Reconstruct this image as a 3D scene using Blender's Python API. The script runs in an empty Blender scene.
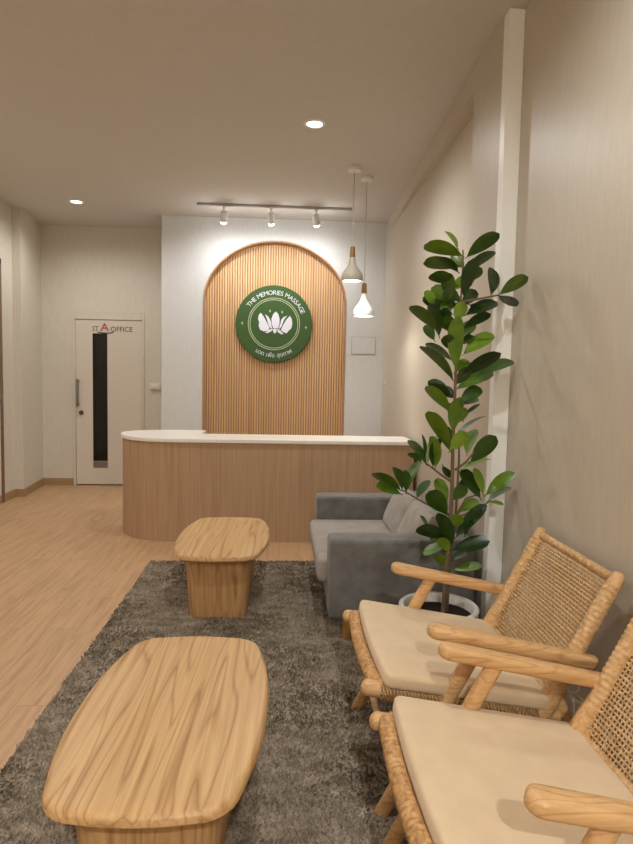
import bpy, bmesh, math, random
from mathutils import Vector, Matrix
random.seed(7)
S = bpy.context.scene
COL = S.collection
PI = math.pi
R = math.radians

# ------------------------------------------------------------------ camera
YAW, PITCH, ROLL, F_PX, CAM_Z = R(3.34), R(4.1), R(1.15), 606.91, 1.35
F = Vector((math.sin(YAW)*math.cos(PITCH), math.cos(YAW)*math.cos(PITCH), -math.sin(PITCH)))
R0 = Vector((math.cos(YAW), -math.sin(YAW), 0))
U0 = R0.cross(F)
RT = R0*math.cos(ROLL) + U0*math.sin(ROLL)
UP = U0*math.cos(ROLL) - R0*math.sin(ROLL)
cd = bpy.data.cameras.new('camera')
cam = bpy.data.objects.new('camera', cd)
COL.objects.link(cam)
cd.sensor_fit = 'VERTICAL'
cd.sensor_height = 24
cd.lens = F_PX/844*24
cd.clip_start = .02
M = Matrix.Identity(4)
for i in range(3):
    M[i][0], M[i][1], M[i][2] = RT[i], UP[i], -F[i]
M[2][3] = CAM_Z
cam.matrix_world = M
S.camera = cam
CAMLOC = Vector((0, 0, CAM_Z))

# ------------------------------------------------------------------ world, exposure
w = bpy.data.worlds.new('world')
S.world = w
w.use_nodes = True
w.node_tree.nodes['Background'].inputs[0].default_value = (1, .85, .7, 1)
w.node_tree.nodes['Background'].inputs[1].default_value = .02
S.view_settings.view_transform = 'Standard'
S.view_settings.look = 'None'
S.view_settings.exposure = 0.0
S.view_settings.gamma = 1.0
S.view_settings.use_curve_mapping = False
CEIL = 3.085
WARM = (.985, .995, .98)
COOL = (.96, .985, 1.0)
DOWN_W, TRACK_W, PEND_W = 14.5, 4.6, 2.8
DOWNLIGHTS = [(.195, 4.27), (-2.1, 6.4), (-2.1, 4.27), (-2.1, 1.5), (.195, 1.5), (-2.1, -1.7), (.195, -1.7)]
DIM = [1.0, .66, 1.0, .5, 1.15, .6, 4.6]  # last one: unseen, set behind the camera, boosted as frontal fill for white edge


def lamp(name, kind, loc, energy, color, target=None, **kw):
    d = bpy.data.lights.new(name, kind)
    d.energy = energy
    d.color = color
    for k, v in kw.items():
        setattr(d, k, v)
    o = bpy.data.objects.new(name, d)
    COL.objects.link(o)
    o.location = loc
    t = Vector(target) - Vector(loc) if target else Vector((0, 0, -1))
    o.rotation_euler = t.to_track_quat('-Z', 'Y').to_euler()
    return o


for (x, y), k in zip(DOWNLIGHTS, DIM):
    lamp('downlight_beam', 'SPOT', (x, y, CEIL-.03), DOWN_W*4*k, WARM, spot_size=R(168), spot_blend=.7, shadow_soft_size=.05)


# ------------------------------------------------------------------ helpers
def tag(o, label=None, cat=None, group=None, kind=None):
    if label: o['label'] = label
    if cat: o['category'] = cat
    if group: o['group'] = group
    if kind: o['kind'] = kind
    return o


def empty(name, loc, label=None, cat=None, group=None):
    o = bpy.data.objects.new(name, None)
    COL.objects.link(o)
    o.location = loc
    o.empty_display_size = .1
    return tag(o, label, cat, group)


def outline_normals(pts):
    n = len(pts)
    out = []
    for i in range(n):
        a, b = pts[i-1], pts[(i+1) % n]
        t = Vector((b[0]-a[0], b[1]-a[1]))
        t = t.normalized() if t.length > 1e-9 else Vector((1, 0))
        out.append((t.y, -t.x))
    return out


class MB:
    """collects faces; build() links them as one mesh object"""
    def __init__(s):
        s.v, s.f = [], []

    def add(s, verts, faces, mat=None):
        o = len(s.v)
        s.v += [tuple(mat @ Vector(p)) if mat else tuple(p) for p in verts]
        s.f += [tuple(i+o for i in f) for f in faces]
        return s

    def box(s, a, b, bevel=0, seg=2, mat=None):
        bm = bmesh.new()
        bmesh.ops.create_cube(bm, size=1)
        c = [(a[i]+b[i])/2 for i in range(3)]
        d = [abs(b[i]-a[i]) for i in range(3)]
        for v in bm.verts:
            v.co = Vector([c[i]+v.co[i]*d[i] for i in range(3)])
        if bevel:
            bmesh.ops.bevel(bm, geom=bm.edges[:], offset=bevel, segments=seg, profile=.5, affect='EDGES')
        bm.verts.index_update()
        s.add([v.co.copy() for v in bm.verts], [[v.index for v in f.verts] for f in bm.faces], mat)
        bm.free()
        return s

    def tube(s, pts, rad, n=10, flat=None, cap=True, up=(0, 0, 1), mat=None, closed=False):
        """tube along pts; rad number or list; flat=(a,b) section multipliers"""
        P = [Vector(p) for p in pts]
        m = len(P)
        rr = rad if isinstance(rad, (list, tuple)) else [rad]*m
        V, Fc = [], []
        u = Vector(up)
        for i, p in enumerate(P):
            if closed:
                t = (P[(i+1) % m]-P[i-1]).normalized()
            else:
                t = (P[min(i+1, m-1)]-P[max(i-1, 0)]).normalized()
            a = u - t*u.dot(t)
            if a.length < 1e-4:
                a = t.orthogonal()
            a.normalize()
            b = t.cross(a)
            if not flat: u = a
            fa, fb = flat if flat else (1, 1)
            for k in range(n):
                th = 2*PI*k/n
                V.append(p + (a*math.cos(th)*fa + b*math.sin(th)*fb)*rr[i])
        for i in range(m if closed else m-1):
            j = (i+1) % m
            for k in range(n):
                l = (k+1) % n
                Fc.append((i*n+k, i*n+l, j*n+l, j*n+k))
        if cap and not closed:
            Fc.append(tuple(range(n-1, -1, -1)))
            Fc.append(tuple((m-1)*n+k for k in range(n)))
        return s.add(V, Fc, mat)

    def rod(s, a, b, r, r2=None, n=12, flat=None, up=(0, 0, 1), round_a=True, round_b=True):
        """round bar with softly rounded ends"""
        a, b = Vector(a), Vector(b)
        d = (b-a)
        L = d.length
        d.normalize()
        r2 = r2 if r2 else r
        P, Q = [], []
        if round_a:
            for t in (0.02, .25, .6):
                P.append(a+d*r*t*.8); Q.append(r*math.sqrt(max(0, 1-(1-t)**2)))
        for t in (0, .5, 1):
            e0 = r*.8 if round_a else 0
            e1 = r2*.8 if round_b else 0
            P.append(a+d*(e0+(L-e0-e1)*t)); Q.append(r+(r2-r)*t)
        if round_b:
            for t in (.6, .25, .02):
                P.append(b-d*r2*t*.8); Q.append(r2*math.sqrt(max(0, 1-(1-t)**2)))
        return s.tube(P, Q, n, flat, True, up)

    def lathe(s, prof, c=(0, 0, 0), n=32, mat=None):
        V, Fc = [], []
        for (r, z) in prof:
            for k in range(n):
                a = 2*PI*k/n
                V.append((c[0]+r*math.cos(a), c[1]+r*math.sin(a), c[2]+z))
        for i in range(len(prof)-1):
            for k in range(n):
                l = (k+1) % n
                Fc.append((i*n+k, i*n+l, (i+1)*n+l, (i+1)*n+k))
        return s.add(V, Fc, mat)

    def slab(s, pts, prof, mat=None, top_bulge=None):
        """outline (counter-clockwise) lofted through [(inset, z)...], capped both ends"""
        nr = outline_normals(pts)
        n = len(pts)
        V, Fc = [], []
        for (ins, z) in prof:
            for p, q in zip(pts, nr):
                V.append((p[0]-q[0]*ins, p[1]-q[1]*ins, z))
        for i in range(len(prof)-1):
            for k in range(n):
                l = (k+1) % n
                Fc.append((i*n+k, i*n+l, (i+1)*n+l, (i+1)*n+k))
        cx = sum(p[0] for p in pts)/n
        cy = sum(p[1] for p in pts)/n
        Fc.append(tuple(range(n-1, -1, -1)))
        last = (len(prof)-1)*n
        if top_bulge:
            base = len(V)
            m = len(top_bulge)
            zt = prof[-1][1]
            for (sc, dz) in top_bulge:
                for k in range(n):
                    v = V[last+k]
                    V.append((cx+(v[0]-cx)*sc, cy+(v[1]-cy)*sc, zt+dz))
            prev = last
            for j in range(m):
                st = base+j*n
                for k in range(n):
                    l = (k+1) % n
                    Fc.append((prev+k, prev+l, st+l, st+k))
                prev = st
            last = prev
        Fc.append(tuple(last+k for k in range(n)))
        return s.add(V, Fc, mat)

    def poly(s, pts, y0, y1, ox=0, oz=0):
        """flat outline in x-z, thickness y0 (front) to y1"""
        n = len(pts)
        V = [(ox+p[0], y0, oz+p[1]) for p in pts]+[(ox+p[0], y1, oz+p[1]) for p in pts]
        Fc = [tuple(range(n)), tuple(range(2*n-1, n-1, -1))]
        for k in range(n):
            l = (k+1) % n
            Fc.append((k, n+k, n+l, l))
        return s.add(V, Fc)

    def build(s, name, mat, parent=None, smooth=40, origin=None, fix=True):
        me = bpy.data.meshes.new(name)
        off = Vector(origin) if origin else Vector((0, 0, 0))
        me.from_pydata([tuple(Vector(v)-off) for v in s.v], [], s.f)
        me.validate()
        if fix:
            bm = bmesh.new()
            bm.from_mesh(me)
            bmesh.ops.recalc_face_normals(bm, faces=bm.faces[:])
            bm.to_mesh(me)
            bm.free()
        if smooth:
            me.polygons.foreach_set('use_smooth', [True]*len(me.polygons))
            me.set_sharp_from_angle(angle=R(smooth))
        if mat: me.materials.append(mat)
        o = bpy.data.objects.new(name, me)
        COL.objects.link(o)
        if origin: o.location = origin
        if parent: o.parent = parent
        return o


def struct(o):
    o['kind'] = 'structure'
    return o


def rounded_poly(corners, rads, seg=6):
    """counter-clockwise corners with a radius each -> outline"""
    n = len(corners)
    out = []
    for i in range(n):
        p = Vector(corners[i])
        a = (Vector(corners[i-1])-p)
        b = (Vector(corners[(i+1) % n])-p)
        r = rads[i] if isinstance(rads, (list, tuple)) else rads
        if r <= 0:
            out.append(tuple(p)); continue
        an, bn = a.normalized(), b.normalized()
        ang = an.angle(bn)
        t = r/math.tan(ang/2)
        t = min(t, a.length*.49, b.length*.49)
        r = t*math.tan(ang/2)
        c = p+(an+bn).normalized()*(r/math.sin(ang/2))
        s0, s1 = p+an*t, p+bn*t
        a0 = math.atan2((s0-c).y, (s0-c).x)
        a1 = math.atan2((s1-c).y, (s1-c).x)
        while a1 < a0-1e-6: a1 += 2*PI
        if a1-a0 > PI: a1 -= 2*PI
        for k in range(seg+1):
            th = a0+(a1-a0)*k/seg
            out.append((c.x+r*math.cos(th), c.y+r*math.sin(th)))
    return out


# ------------------------------------------------------------------ materials
def srgb(r, g, b):
    f = lambda c: (c/255/12.92) if c/255 <= .04045 else ((c/255+.055)/1.055)**2.4
    return (f(r), f(g), f(b), 1)


def mix3(a, b, f=.5): return tuple(a[i]*(1-f)+b[i]*f for i in range(3))+(1,)


class NT:
    def __init__(s, name):
        s.m = bpy.data.materials.new(name)
        s.m.use_nodes = True
        s.t = s.m.node_tree
        s.b = s.t.nodes['Principled BSDF']

    def n(s, typ, **kw):
        nd = s.t.nodes.new(typ)
        for k, v in kw.items():
            if k in nd.inputs.keys(): nd.inputs[k].default_value = v
            else: setattr(nd, k, v)
        return nd

    def l(s, a, b): s.t.links.new(a, b)

    def coords(s, scale=(1, 1, 1), kind='Object', rand=False):
        tc = s.n('ShaderNodeTexCoord')
        mp = s.n('ShaderNodeMapping')
        mp.inputs['Scale'].default_value = scale
        s.l(tc.outputs[kind], mp.inputs['Vector'])
        if rand:
            oi = s.n('ShaderNodeObjectInfo')
            mu = s.n('ShaderNodeMath', operation='MULTIPLY')
            mu.inputs[1].default_value = 13.7
            s.l(oi.outputs['Random'], mu.inputs[0])
            s.l(mu.outputs[0], mp.inputs['Location'])
        return mp.outputs[0]

    def ramp(s, fac, stops):
        r = s.n('ShaderNodeValToRGB')
        e = r.color_ramp.elements
        while len(e) < len(stops): e.new(.5)
        for el, (p, c) in zip(e, stops):
            el.position = p
            el.color = c
        s.l(fac, r.inputs[0])
        return r.outputs[0]

    def bump(s, h, strength=.2, dist=.01):
        b = s.n('ShaderNodeBump')
        b.inputs['Strength'].default_value = strength
        b.inputs['Distance'].default_value = dist
        s.l(h, b.inputs['Height'])
        s.l(b.outputs[0], s.b.inputs['Normal'])

    def set(s, color=None, rough=.5, spec=.5, **kw):
        if color: s.b.inputs['Base Color'].default_value = color
        s.b.inputs['Roughness'].default_value = rough
        s.b.inputs['Specular IOR Level'].default_value = spec
        for k, v in kw.items(): s.b.inputs[k].default_value = v
        return s


def plain(name, color, rough=.5, spec=.5, noise=0, nscale=60, **kw):
    t = NT(name).set(color, rough, spec, **kw)
    nz = t.n('ShaderNodeTexNoise', Scale=nscale, Detail=3.0)
    t.l(t.coords(), nz.inputs['Vector'])
    c2 = tuple(c*.96 for c in color[:3])+(1,)
    t.l(t.ramp(nz.outputs['Fac'], [(.3, c2), (.7, color)]), t.b.inputs['Base Color'])
    if noise: t.bump(nz.outputs['Fac'], noise, .003)
    return t.m


def wallpaper(name, color, rough=.5, spec=.3, bump=.25):
    """painted / papered wall with a faint vertical fibre"""
    t = NT(name).set(color, rough, spec)
    nz = t.n('ShaderNodeTexNoise', Scale=1.0, Detail=5.0)
    t.l(t.coords((55, 55, 9)), nz.inputs['Vector'])
    nb = t.n('ShaderNodeTexNoise', Scale=90.0, Detail=2.0)
    t.l(t.coords(), nb.inputs['Vector'])
    mx = t.n('ShaderNodeMath', operation='ADD')
    t.l(nz.outputs['Fac'], mx.inputs[0]); t.l(nb.outputs['Fac'], mx.inputs[1])
    c2 = tuple(c*.93 for c in color[:3])+(1,)
    t.l(t.ramp(nz.outputs['Fac'], [(.3, c2), (.7, color)]), t.b.inputs['Base Color'])
    t.bump(mx.outputs[0], bump, .002)
    return t.m


def wood(name, light, mid, dark, axis=1, scale=1.0, rough=.45, grain=1.0, rings=True, rand=True, spec=.4):
    t = NT(name).set(light, rough, spec)
    sc = [11*scale]*3
    sc[axis] = (.7 if rings else .5)*scale
    co = t.coords(tuple(sc), rand=rand)
    big = t.n('ShaderNodeTexNoise', Scale=.62, Detail=2.0, Distortion=.25)
    t.l(co, big.inputs['Vector'])
    mul = t.n('ShaderNodeMath', operation='MULTIPLY'); mul.inputs[1].default_value = 27.0 if rings else 5.0
    t.l(big.outputs['Fac'], mul.inputs[0])
    fr = t.n('ShaderNodeMath', operation='PINGPONG'); fr.inputs[1].default_value = 1.0
    t.l(mul.outputs[0], fr.inputs[0])
    sc2 = [70*scale]*3
    sc2[axis] = 1.1*scale
    fine = t.n('ShaderNodeTexNoise', Scale=1.0, Detail=4.0, Roughness=.65)
    t.l(t.coords(tuple(sc2), rand=rand), fine.inputs['Vector'])
    r1 = t.ramp(fr.outputs[0], [(.0, mix3(dark, mid, .35)), (.10, mid), (.4, light), (1.0, light)])
    r2 = t.ramp(fine.outputs['Fac'], [(.33, mix3(mid, dark, .45)), (.45, mid), (.62, light)])
    mix = t.n('ShaderNodeMix', data_type='RGBA', blend_type='MIX')
    mix.inputs[0].default_value = .45 if rings else .72
    t.l(r1, mix.inputs[6]); t.l(r2, mix.inputs[7])
    t.l(mix.outputs[2], t.b.inputs['Base Color'])
    t.bump(fine.outputs['Fac'], .12*grain, .002)
    return t.m


def plank_floor():
    t = NT('oak_planks').set(None, .42, .4)
    tc = t.n('ShaderNodeTexCoord')
    sp = t.n('ShaderNodeSeparateXYZ'); t.l(tc.outputs['Object'], sp.inputs[0])
    cb = t.n('ShaderNodeCombineXYZ')
    t.l(sp.outputs['Y'], cb.inputs['X']); t.l(sp.outputs['X'], cb.inputs['Y'])
    bk = t.n('ShaderNodeTexBrick')
    bk.offset = .37
    t.l(cb.outputs[0], bk.inputs['Vector'])
    for k, v in {'Color1': (0, 0, 0, 1), 'Color2': (1, 1, 1, 1), 'Mortar': (.5, .5, .5, 1), 'Scale': 1.0, 'Mortar Size': .0012,
                 'Brick Width': 1.22, 'Row Height': .152, 'Bias': 0.0}.items():
        bk.inputs[k].default_value = v
    ofs = t.n('ShaderNodeMixRGB', blend_type='ADD'); ofs.inputs[0].default_value = 1
    mp = t.n('ShaderNodeMapping'); mp.inputs['Scale'].default_value = (24, 1.5, 1)
    t.l(tc.outputs['Object'], mp.inputs[0])
    mv = t.n('ShaderNodeVectorMath', operation='SCALE'); mv.inputs['Scale'].default_value = 17.0
    t.l(bk.outputs['Color'], mv.inputs[0])
    t.l(mp.outputs[0], ofs.inputs[1]); t.l(mv.outputs[0], ofs.inputs[2])
    nz = t.n('ShaderNodeTexNoise', Scale=1.6, Detail=5.0, Roughness=.62, Distortion=.5)
    t.l(ofs.outputs[0], nz.inputs['Vector'])
    c = t.ramp(nz.outputs['Fac'], [(.28, srgb(178, 138, 100)), (.5, srgb(200, 160, 120)), (.72, srgb(210, 172, 132))])
    hv = t.n('ShaderNodeMix', data_type='RGBA', blend_type='MULTIPLY'); hv.inputs[0].default_value = .22
    tone = t.ramp(bk.outputs['Color'], [(0, (.80, .78, .76, 1)), (1, (1, 1, 1, 1))])
    t.l(c, hv.inputs[6]); t.l(tone, hv.inputs[7])
    mo = t.n('ShaderNodeMix', data_type='RGBA')
    t.l(bk.outputs['Fac'], mo.inputs[0]); t.l(hv.outputs[2], mo.inputs[6]); mo.inputs[7].default_value = srgb(158, 118, 82)
    t.l(mo.outputs[2], t.b.inputs['Base Color'])
    t.bump(nz.outputs['Fac'], .05, .002)
    return t.m


def fabric(name, c1, c2, scale=420, bump=.5, rough=.9):
    t = NT(name).set(c1, rough, .2)
    t.b.inputs['Sheen Weight'].default_value = .25
    nz = t.n('ShaderNodeTexNoise', Scale=float(scale), Detail=2.0)
    t.l(t.coords(), nz.inputs['Vector'])
    n2 = t.n('ShaderNodeTexNoise', Scale=14.0, Detail=3.0)
    t.l(t.coords(), n2.inputs['Vector'])
    ad = t.n('ShaderNodeMath', operation='MULTIPLY_ADD'); ad.inputs[1].default_value = .5
    t.l(n2.outputs['Fac'], ad.inputs[0])
    mh = t.n('ShaderNodeMath', operation='MULTIPLY'); mh.inputs[1].default_value = .5
    t.l(nz.outputs['Fac'], mh.inputs[0]); t.l(mh.outputs[0], ad.inputs[2])
    t.l(t.ramp(ad.outputs[0], [(.35, c2), (.62, c1)]), t.b.inputs['Base Color'])
    t.bump(nz.outputs['Fac'], bump, .0015)
    return t.m


def emit(name, color, strength):
    t = NT(name)
    t.set(color, .4, .3)
    t.b.inputs['Emission Color'].default_value = color
    t.b.inputs['Emission Strength'].default_value = strength
    return t.m


M_WALL = wallpaper('warm_white_paint', srgb(222, 214, 200), .55, .3, .12)
M_PAPER = wallpaper('beige_wallpaper', srgb(202, 191, 174), .42, .45, .3)
M_RECEP = wallpaper('reception_white_paint', srgb(218, 217, 214), .5, .3, .12)
M_CEIL = plain('ceiling_paint', srgb(212, 207, 200), .8, .2, 0, 30)
M_TRIM = plain('white_edge_paint', srgb(255, 254, 248), .35, .5)
M_BASE = wood('baseboard_wood', srgb(176, 146, 108), srgb(162, 132, 96), srgb(140, 112, 80), 0, 1, .5, rand=False)
M_FLOOR = plank_floor()
M_TEAK = wood('teak_tabletop', srgb(214, 175, 124), srgb(186, 143, 93), srgb(124, 84, 48), 1, 1.0, .42)
M_TEAKV = wood('teak_upright', srgb(200, 158, 108), srgb(174, 130, 84), srgb(124, 88, 54), 2, 1.0, .45)
M_CHAIR = wood('teak_chair_frame', srgb(220, 178, 126), srgb(196, 150, 98), srgb(146, 104, 62), 0, 1.6, .42)
M_LEG = wood('oak_leg', srgb(190, 142, 76), srgb(164, 118, 58), srgb(120, 82, 40), 2, 1.5, .45)
M_SLAT = wood('slat_oak', srgb(232, 194, 148), srgb(214, 172, 124), srgb(184, 140, 96), 2, .9, .5, rings=False, rand=False)
M_COUNTER = wood('counter_laminate', srgb(190, 158, 126), srgb(176, 143, 112), srgb(156, 124, 94), 2, 1.6, .5, rings=False, rand=False)
M_TOP = plain('white_solid_surface', srgb(246, 240, 230), .3, .5)
M_GREEN = plain('green_sign_paint', srgb(62, 92, 44), .5, .35)
M_LOGO = plain('white_logo', srgb(236, 234, 244), .5, .3)
M_GOLD = plain('cream_ring', srgb(196, 206, 170), .5, .3)
M_WHITE = plain('white_enamel', srgb(240, 238, 234), .4, .5)
M_GREY = plain('beige_grey_enamel', srgb(176, 168, 152), .45, .4)
M_CAP = wood('walnut_cap', srgb(150, 110, 60), srgb(126, 90, 46), srgb(90, 62, 32), 2, 3, .5)
M_STEEL = plain('brushed_steel', srgb(140, 134, 130), .35, .5, Metallic=.7)
M_RAIL = plain('grey_rail_paint', srgb(176, 170, 164), .5, .4)
M_BLACKGLASS = plain('black_glass', srgb(10, 10, 9), .12, .5)
M_DARK = plain('dark_print', srgb(70, 60, 54), .6, .3)
M_RED = plain('red_print', srgb(178, 56, 66), .6, .3)
M_SOFA = fabric('grey_sofa_weave', srgb(124, 121, 115), srgb(97, 94, 89))
M_SOFAL = fabric('pale_grey_sofa_weave', srgb(168, 158, 148), srgb(142, 133, 124))
M_CUSH = fabric('beige_canvas', srgb(224, 198, 163), srgb(214, 188, 152), 700, .25)
M_STRING = plain('white_cotton', srgb(232, 226, 214), .9, .2)
M_POT = plain('white_glazed_pot', srgb(228, 224, 216), .35, .5)
M_SOIL = plain('potting_soil', srgb(44, 34, 28), .95, .1, .6, 90)
M_BARK = plain('stem_bark', srgb(120, 98, 74), .85, .2, .5, 80)
M_BULB = emit('glowing_diffuser', (1, .9, .74, 1), 9)
M_BULBW = emit('glowing_spot_lens', (1, .97, .93, 1), 14)
M_PLATE = plain('white_plastic', srgb(230, 224, 212), .45, .4)


def rattan(name, c1, c2, c3):
    t = NT(name).set(c1, .5, .4)
    nz = t.n('ShaderNodeTexNoise', Scale=70.0, Detail=3.0)
    t.l(t.coords(), nz.inputs['Vector'])
    t.l(t.ramp(nz.outputs['Fac'], [(.3, c3), (.5, c2), (.68, c1)]), t.b.inputs['Base Color'])
    t.bump(nz.outputs['Fac'], .08, .001)
    return t.m


M_RATTAN = rattan('woven_rattan', srgb(222, 186, 138), srgb(206, 166, 116), srgb(182, 140, 92))
M_RUNG = rattan('wrapped_rattan', srgb(210, 166, 112), srgb(190, 146, 94), srgb(156, 112, 68))


def leaf_mat():
    t = NT('glossy_leaf').set(None, .32, .5)
    oi = t.n('ShaderNodeObjectInfo')
    nz = t.n('ShaderNodeTexNoise', Scale=22.0, Detail=2.0)
    t.l(t.coords(), nz.inputs['Vector'])
    ad = t.n('ShaderNodeMath', operation='MULTIPLY_ADD'); ad.inputs[1].default_value = .35
    t.l(nz.outputs['Fac'], ad.inputs[0])
    ml = t.n('ShaderNodeMath', operation='MULTIPLY'); ml.inputs[1].default_value = .8
    t.l(oi.outputs['Random'], ml.inputs[0]); t.l(ml.outputs[0], ad.inputs[2])
    t.l(t.ramp(ad.outputs[0], [(.15, srgb(28, 50, 16)), (.55, srgb(54, 86, 22)), (.98, srgb(116, 146, 38))]), t.b.inputs['Base Color'])
    t.b.inputs['Transmission Weight'].default_value = 0
    return t.m


M_LEAF = leaf_mat()


def rug_mat():
    t = NT('shaggy_pile').set(None, .95, .1)
    n1 = t.n('ShaderNodeTexNoise', Scale=10.0, Detail=4.0); t.l(t.coords((1, 1.8, .3)), n1.inputs['Vector'])
    n2 = t.n('ShaderNodeTexNoise', Scale=170.0, Detail=2.0); t.l(t.coords((1, 1, .1)), n2.inputs['Vector'])
    ad = t.n('ShaderNodeMath', operation='MULTIPLY_ADD'); ad.inputs[1].default_value = .5
    t.l(n1.outputs['Fac'], ad.inputs[0])
    mh = t.n('ShaderNodeMath', operation='MULTIPLY'); mh.inputs[1].default_value = .5
    t.l(n2.outputs['Fac'], mh.inputs[0]); t.l(mh.outputs[0], ad.inputs[2])
    t.l(t.ramp(ad.outputs[0], [(.34, srgb(118, 105, 90)), (.5, srgb(154, 140, 122)), (.66, srgb(188, 174, 155))]), t.b.inputs['Base Color'])
    return t.m


M_RUG = rug_mat()

# ------------------------------------------------------------------ room shell
XL, XR, YF, YB, YR = -2.88, 1.132, -2.2, 7.45, 6.82
struct(MB().box((XL-.2, YF-.2, -.1), (XR+.3, YB+.2, 0)).build('floor', M_FLOOR))
struct(MB().box((XL-.2, YF-.2, CEIL), (XR+.3, YB+.2, CEIL+.1)).build('ceiling', M_CEIL))
struct(MB().box((XL-.15, YF-.15, 0), (XL, YB+.15, CEIL)).slab([(XL, 6.72), (XL+.09, 6.72), (XL+.018, YB), (XL, YB)], [(0, 0), (0, CEIL)]).build('wall_left', M_WALL))
DX0, DX1, DZ = -2.50, -1.655, 2.085          # office door opening
struct(MB().box((XL, YB, 0), (DX0, YB+.15, CEIL)).box((DX0, YB, DZ), (DX1, YB+.15, CEIL))
       .box((DX1, YB, 0), (-1.2, YB+.15, CEIL)).build('wall_back', M_WALL))
struct(MB().box((XL-.15, YF-.15, 0), (XR+.15, YF, CEIL)).build('wall_front', M_WALL))
# right wall: papered near length, a pier with a white front edge, a recess under a shallow beam beyond it
struct(MB().box((1.105, YF, 0), (1.3, 2.9, CEIL)).build('wall_right', M_PAPER))
struct(MB().box((1.03, 2.96, 0), (1.3, 3.4, CEIL)).build('trim_2', M_PAPER))
struct(MB().box((XR, 3.4, 0), (1.3, YB+.15, CEIL)).build('wall_far_right', M_PAPER))
struct(MB().slab([(1.033, 3.4), (XR+.01, 3.4), (XR+.01, 6.7), (XR, 6.7)], [(0, 2.955), (0, CEIL)]).build('trim_3', M_PAPER))
struct(MB().box((1.0285, 2.895, 0), (1.1065, 2.96, CEIL), .003, 1).build('trim_1', M_TRIM))
# reception wall with an arched niche
AC, AW, AS, AH = -.087, .795, 2.17, .685      # centre, half width, springing height, rise
arch = [(AC+AW*math.cos(PI-PI*k/48), AS+AH*math.sin(PI-PI*k/48)) for k in range(49)]
wl, wr, ND = -1.33, XR, .14
m = MB()
for y, s_ in ((YR, 1), (YR+ND, 1)):
    if y == YR:
        m.add([(wl, y, 0), (arch[0][0], y, 0), (arch[0][0], y, AS), (wl, y, AS)], [(0, 1, 2, 3)])
        m.add([(arch[-1][0], y, 0), (wr, y, 0), (wr, y, AS), (arch[-1][0], y, AS)], [(0, 1, 2, 3)])
        m.add([(wl, y, AS), (arch[0][0], y, AS), (arch[0][0], y, CEIL), (wl, y, CEIL)], [(0, 1, 2, 3)])
        m.add([(arch[-1][0], y, AS), (wr, y, AS), (wr, y, CEIL), (arch[-1][0], y, CEIL)], [(0, 1, 2, 3)])
        for a, b in zip(arch, arch[1:]):
            m.add([(a[0], y, a[1]), (b[0], y, b[1]), (b[0], y, CEIL), (a[0], y, CEIL)], [(0, 1, 2, 3)])
path = [(arch[0][0], 0)]+arch+[(arch[-1][0], 0)]
for a, b in zip(path, path[1:]):
    m.add([(a[0], YR, a[1]), (a[0], YR+ND, a[1]), (b[0], YR+ND, b[1]), (b[0], YR, b[1])], [(0, 1, 2, 3)])
m.add([(wl, YR+ND, 0), (wr, YR+ND, 0), (wr, YR+ND, CEIL), (wl, YR+ND, CEIL)], [(0, 1, 2, 3)])
m.add([(wl, YR, 0), (wl, YB, 0), (wl, YB, CEIL), (wl, YR, CEIL)], [(0, 1, 2, 3)])
struct(m.build('wall_reception', M_RECEP, smooth=0, fix=False))
# baseboards
bh = .085
struct(MB().box((XL, YF, 0), (XL+.014, 6.37, bh)).box((XL, 6.43, 0), (XL+.014, 6.72, bh)).slab([(XL, 6.706), (XL+.104, 6.706), (XL+.032, YB), (XL, YB)], [(0, 0), (0, bh)]).build('baseboard_left', M_BASE))
struct(MB().box((XL+.02, YB-.014, 0), (DX0-.0, YB, bh)).box((DX1, YB-.014, 0), (-1.33, YB, bh)).build('baseboard_back', M_BASE))

# office door
d = struct(empty('door_1', ((DX0+DX1)/2, YB, 0)))
dm = ((DX0+DX1)/2, YB, 0)


def dchild(mb, name, mat, parent, label=None, smooth=40):
    o = mb.build(name, mat, None, smooth, origin=dm)
    o.parent = parent
    o.location = (0, 0, 0)
    if label: o['label'] = label
    return o


dchild(MB().box((DX0, YB-.012, 0), (DX0+.03, YB+.1, DZ), .003, 1).box((DX1-.03, YB-.012, 0), (DX1, YB+.1, DZ), .003, 1)
       .box((DX0+.0305, YB-.010, DZ-.085), (DX1-.0305, YB+.1, DZ-.001), .003, 1), 'door_frame', M_WALL, d)
leaf = dchild(MB().box((DX0+.0315, YB+.004, .012), (DX1-.0315, YB+.05, DZ-.087), .003, 1), 'door_leaf', plain('door_paint', srgb(224, 213, 198), .5, .35), d)
g = dchild(MB().box((-2.268, YB+.001, .30), (-2.095, YB+.009, 1.835), .002, 1), 'glass_pane', M_BLACKGLASS, d, 'tall narrow black glass pane')
dchild(MB().box((-2.268, YB-.001, .215), (-2.095, YB+.008, .298), .002, 1), 'kick_plate', M_STEEL, d, 'small grey metal plate below the glass')
dchild(MB().rod((-2.432, YB-.05, .955), (-2.432, YB-.05, 1.29), .014).rod((-2.432, YB-.05, 1.26), (-2.432, YB+.008, 1.26), .009)
       .rod((-2.432, YB-.05, .985), (-2.432, YB+.008, .985), .009), 'door_handle', M_STEEL, d, 'upright metal pull handle')
dchild(MB().lathe([(0, -.02), (.02, -.02), (.026, -.012), (.026, .01)], n=20, mat=Matrix.Translation((-2.405, YB, .885)) @ Matrix.Rotation(R(-90), 4, 'X')),
       'door_lock', plain('brown_lock', srgb(92, 70, 58), .4), d, 'round brown lock below the handle')


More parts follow.
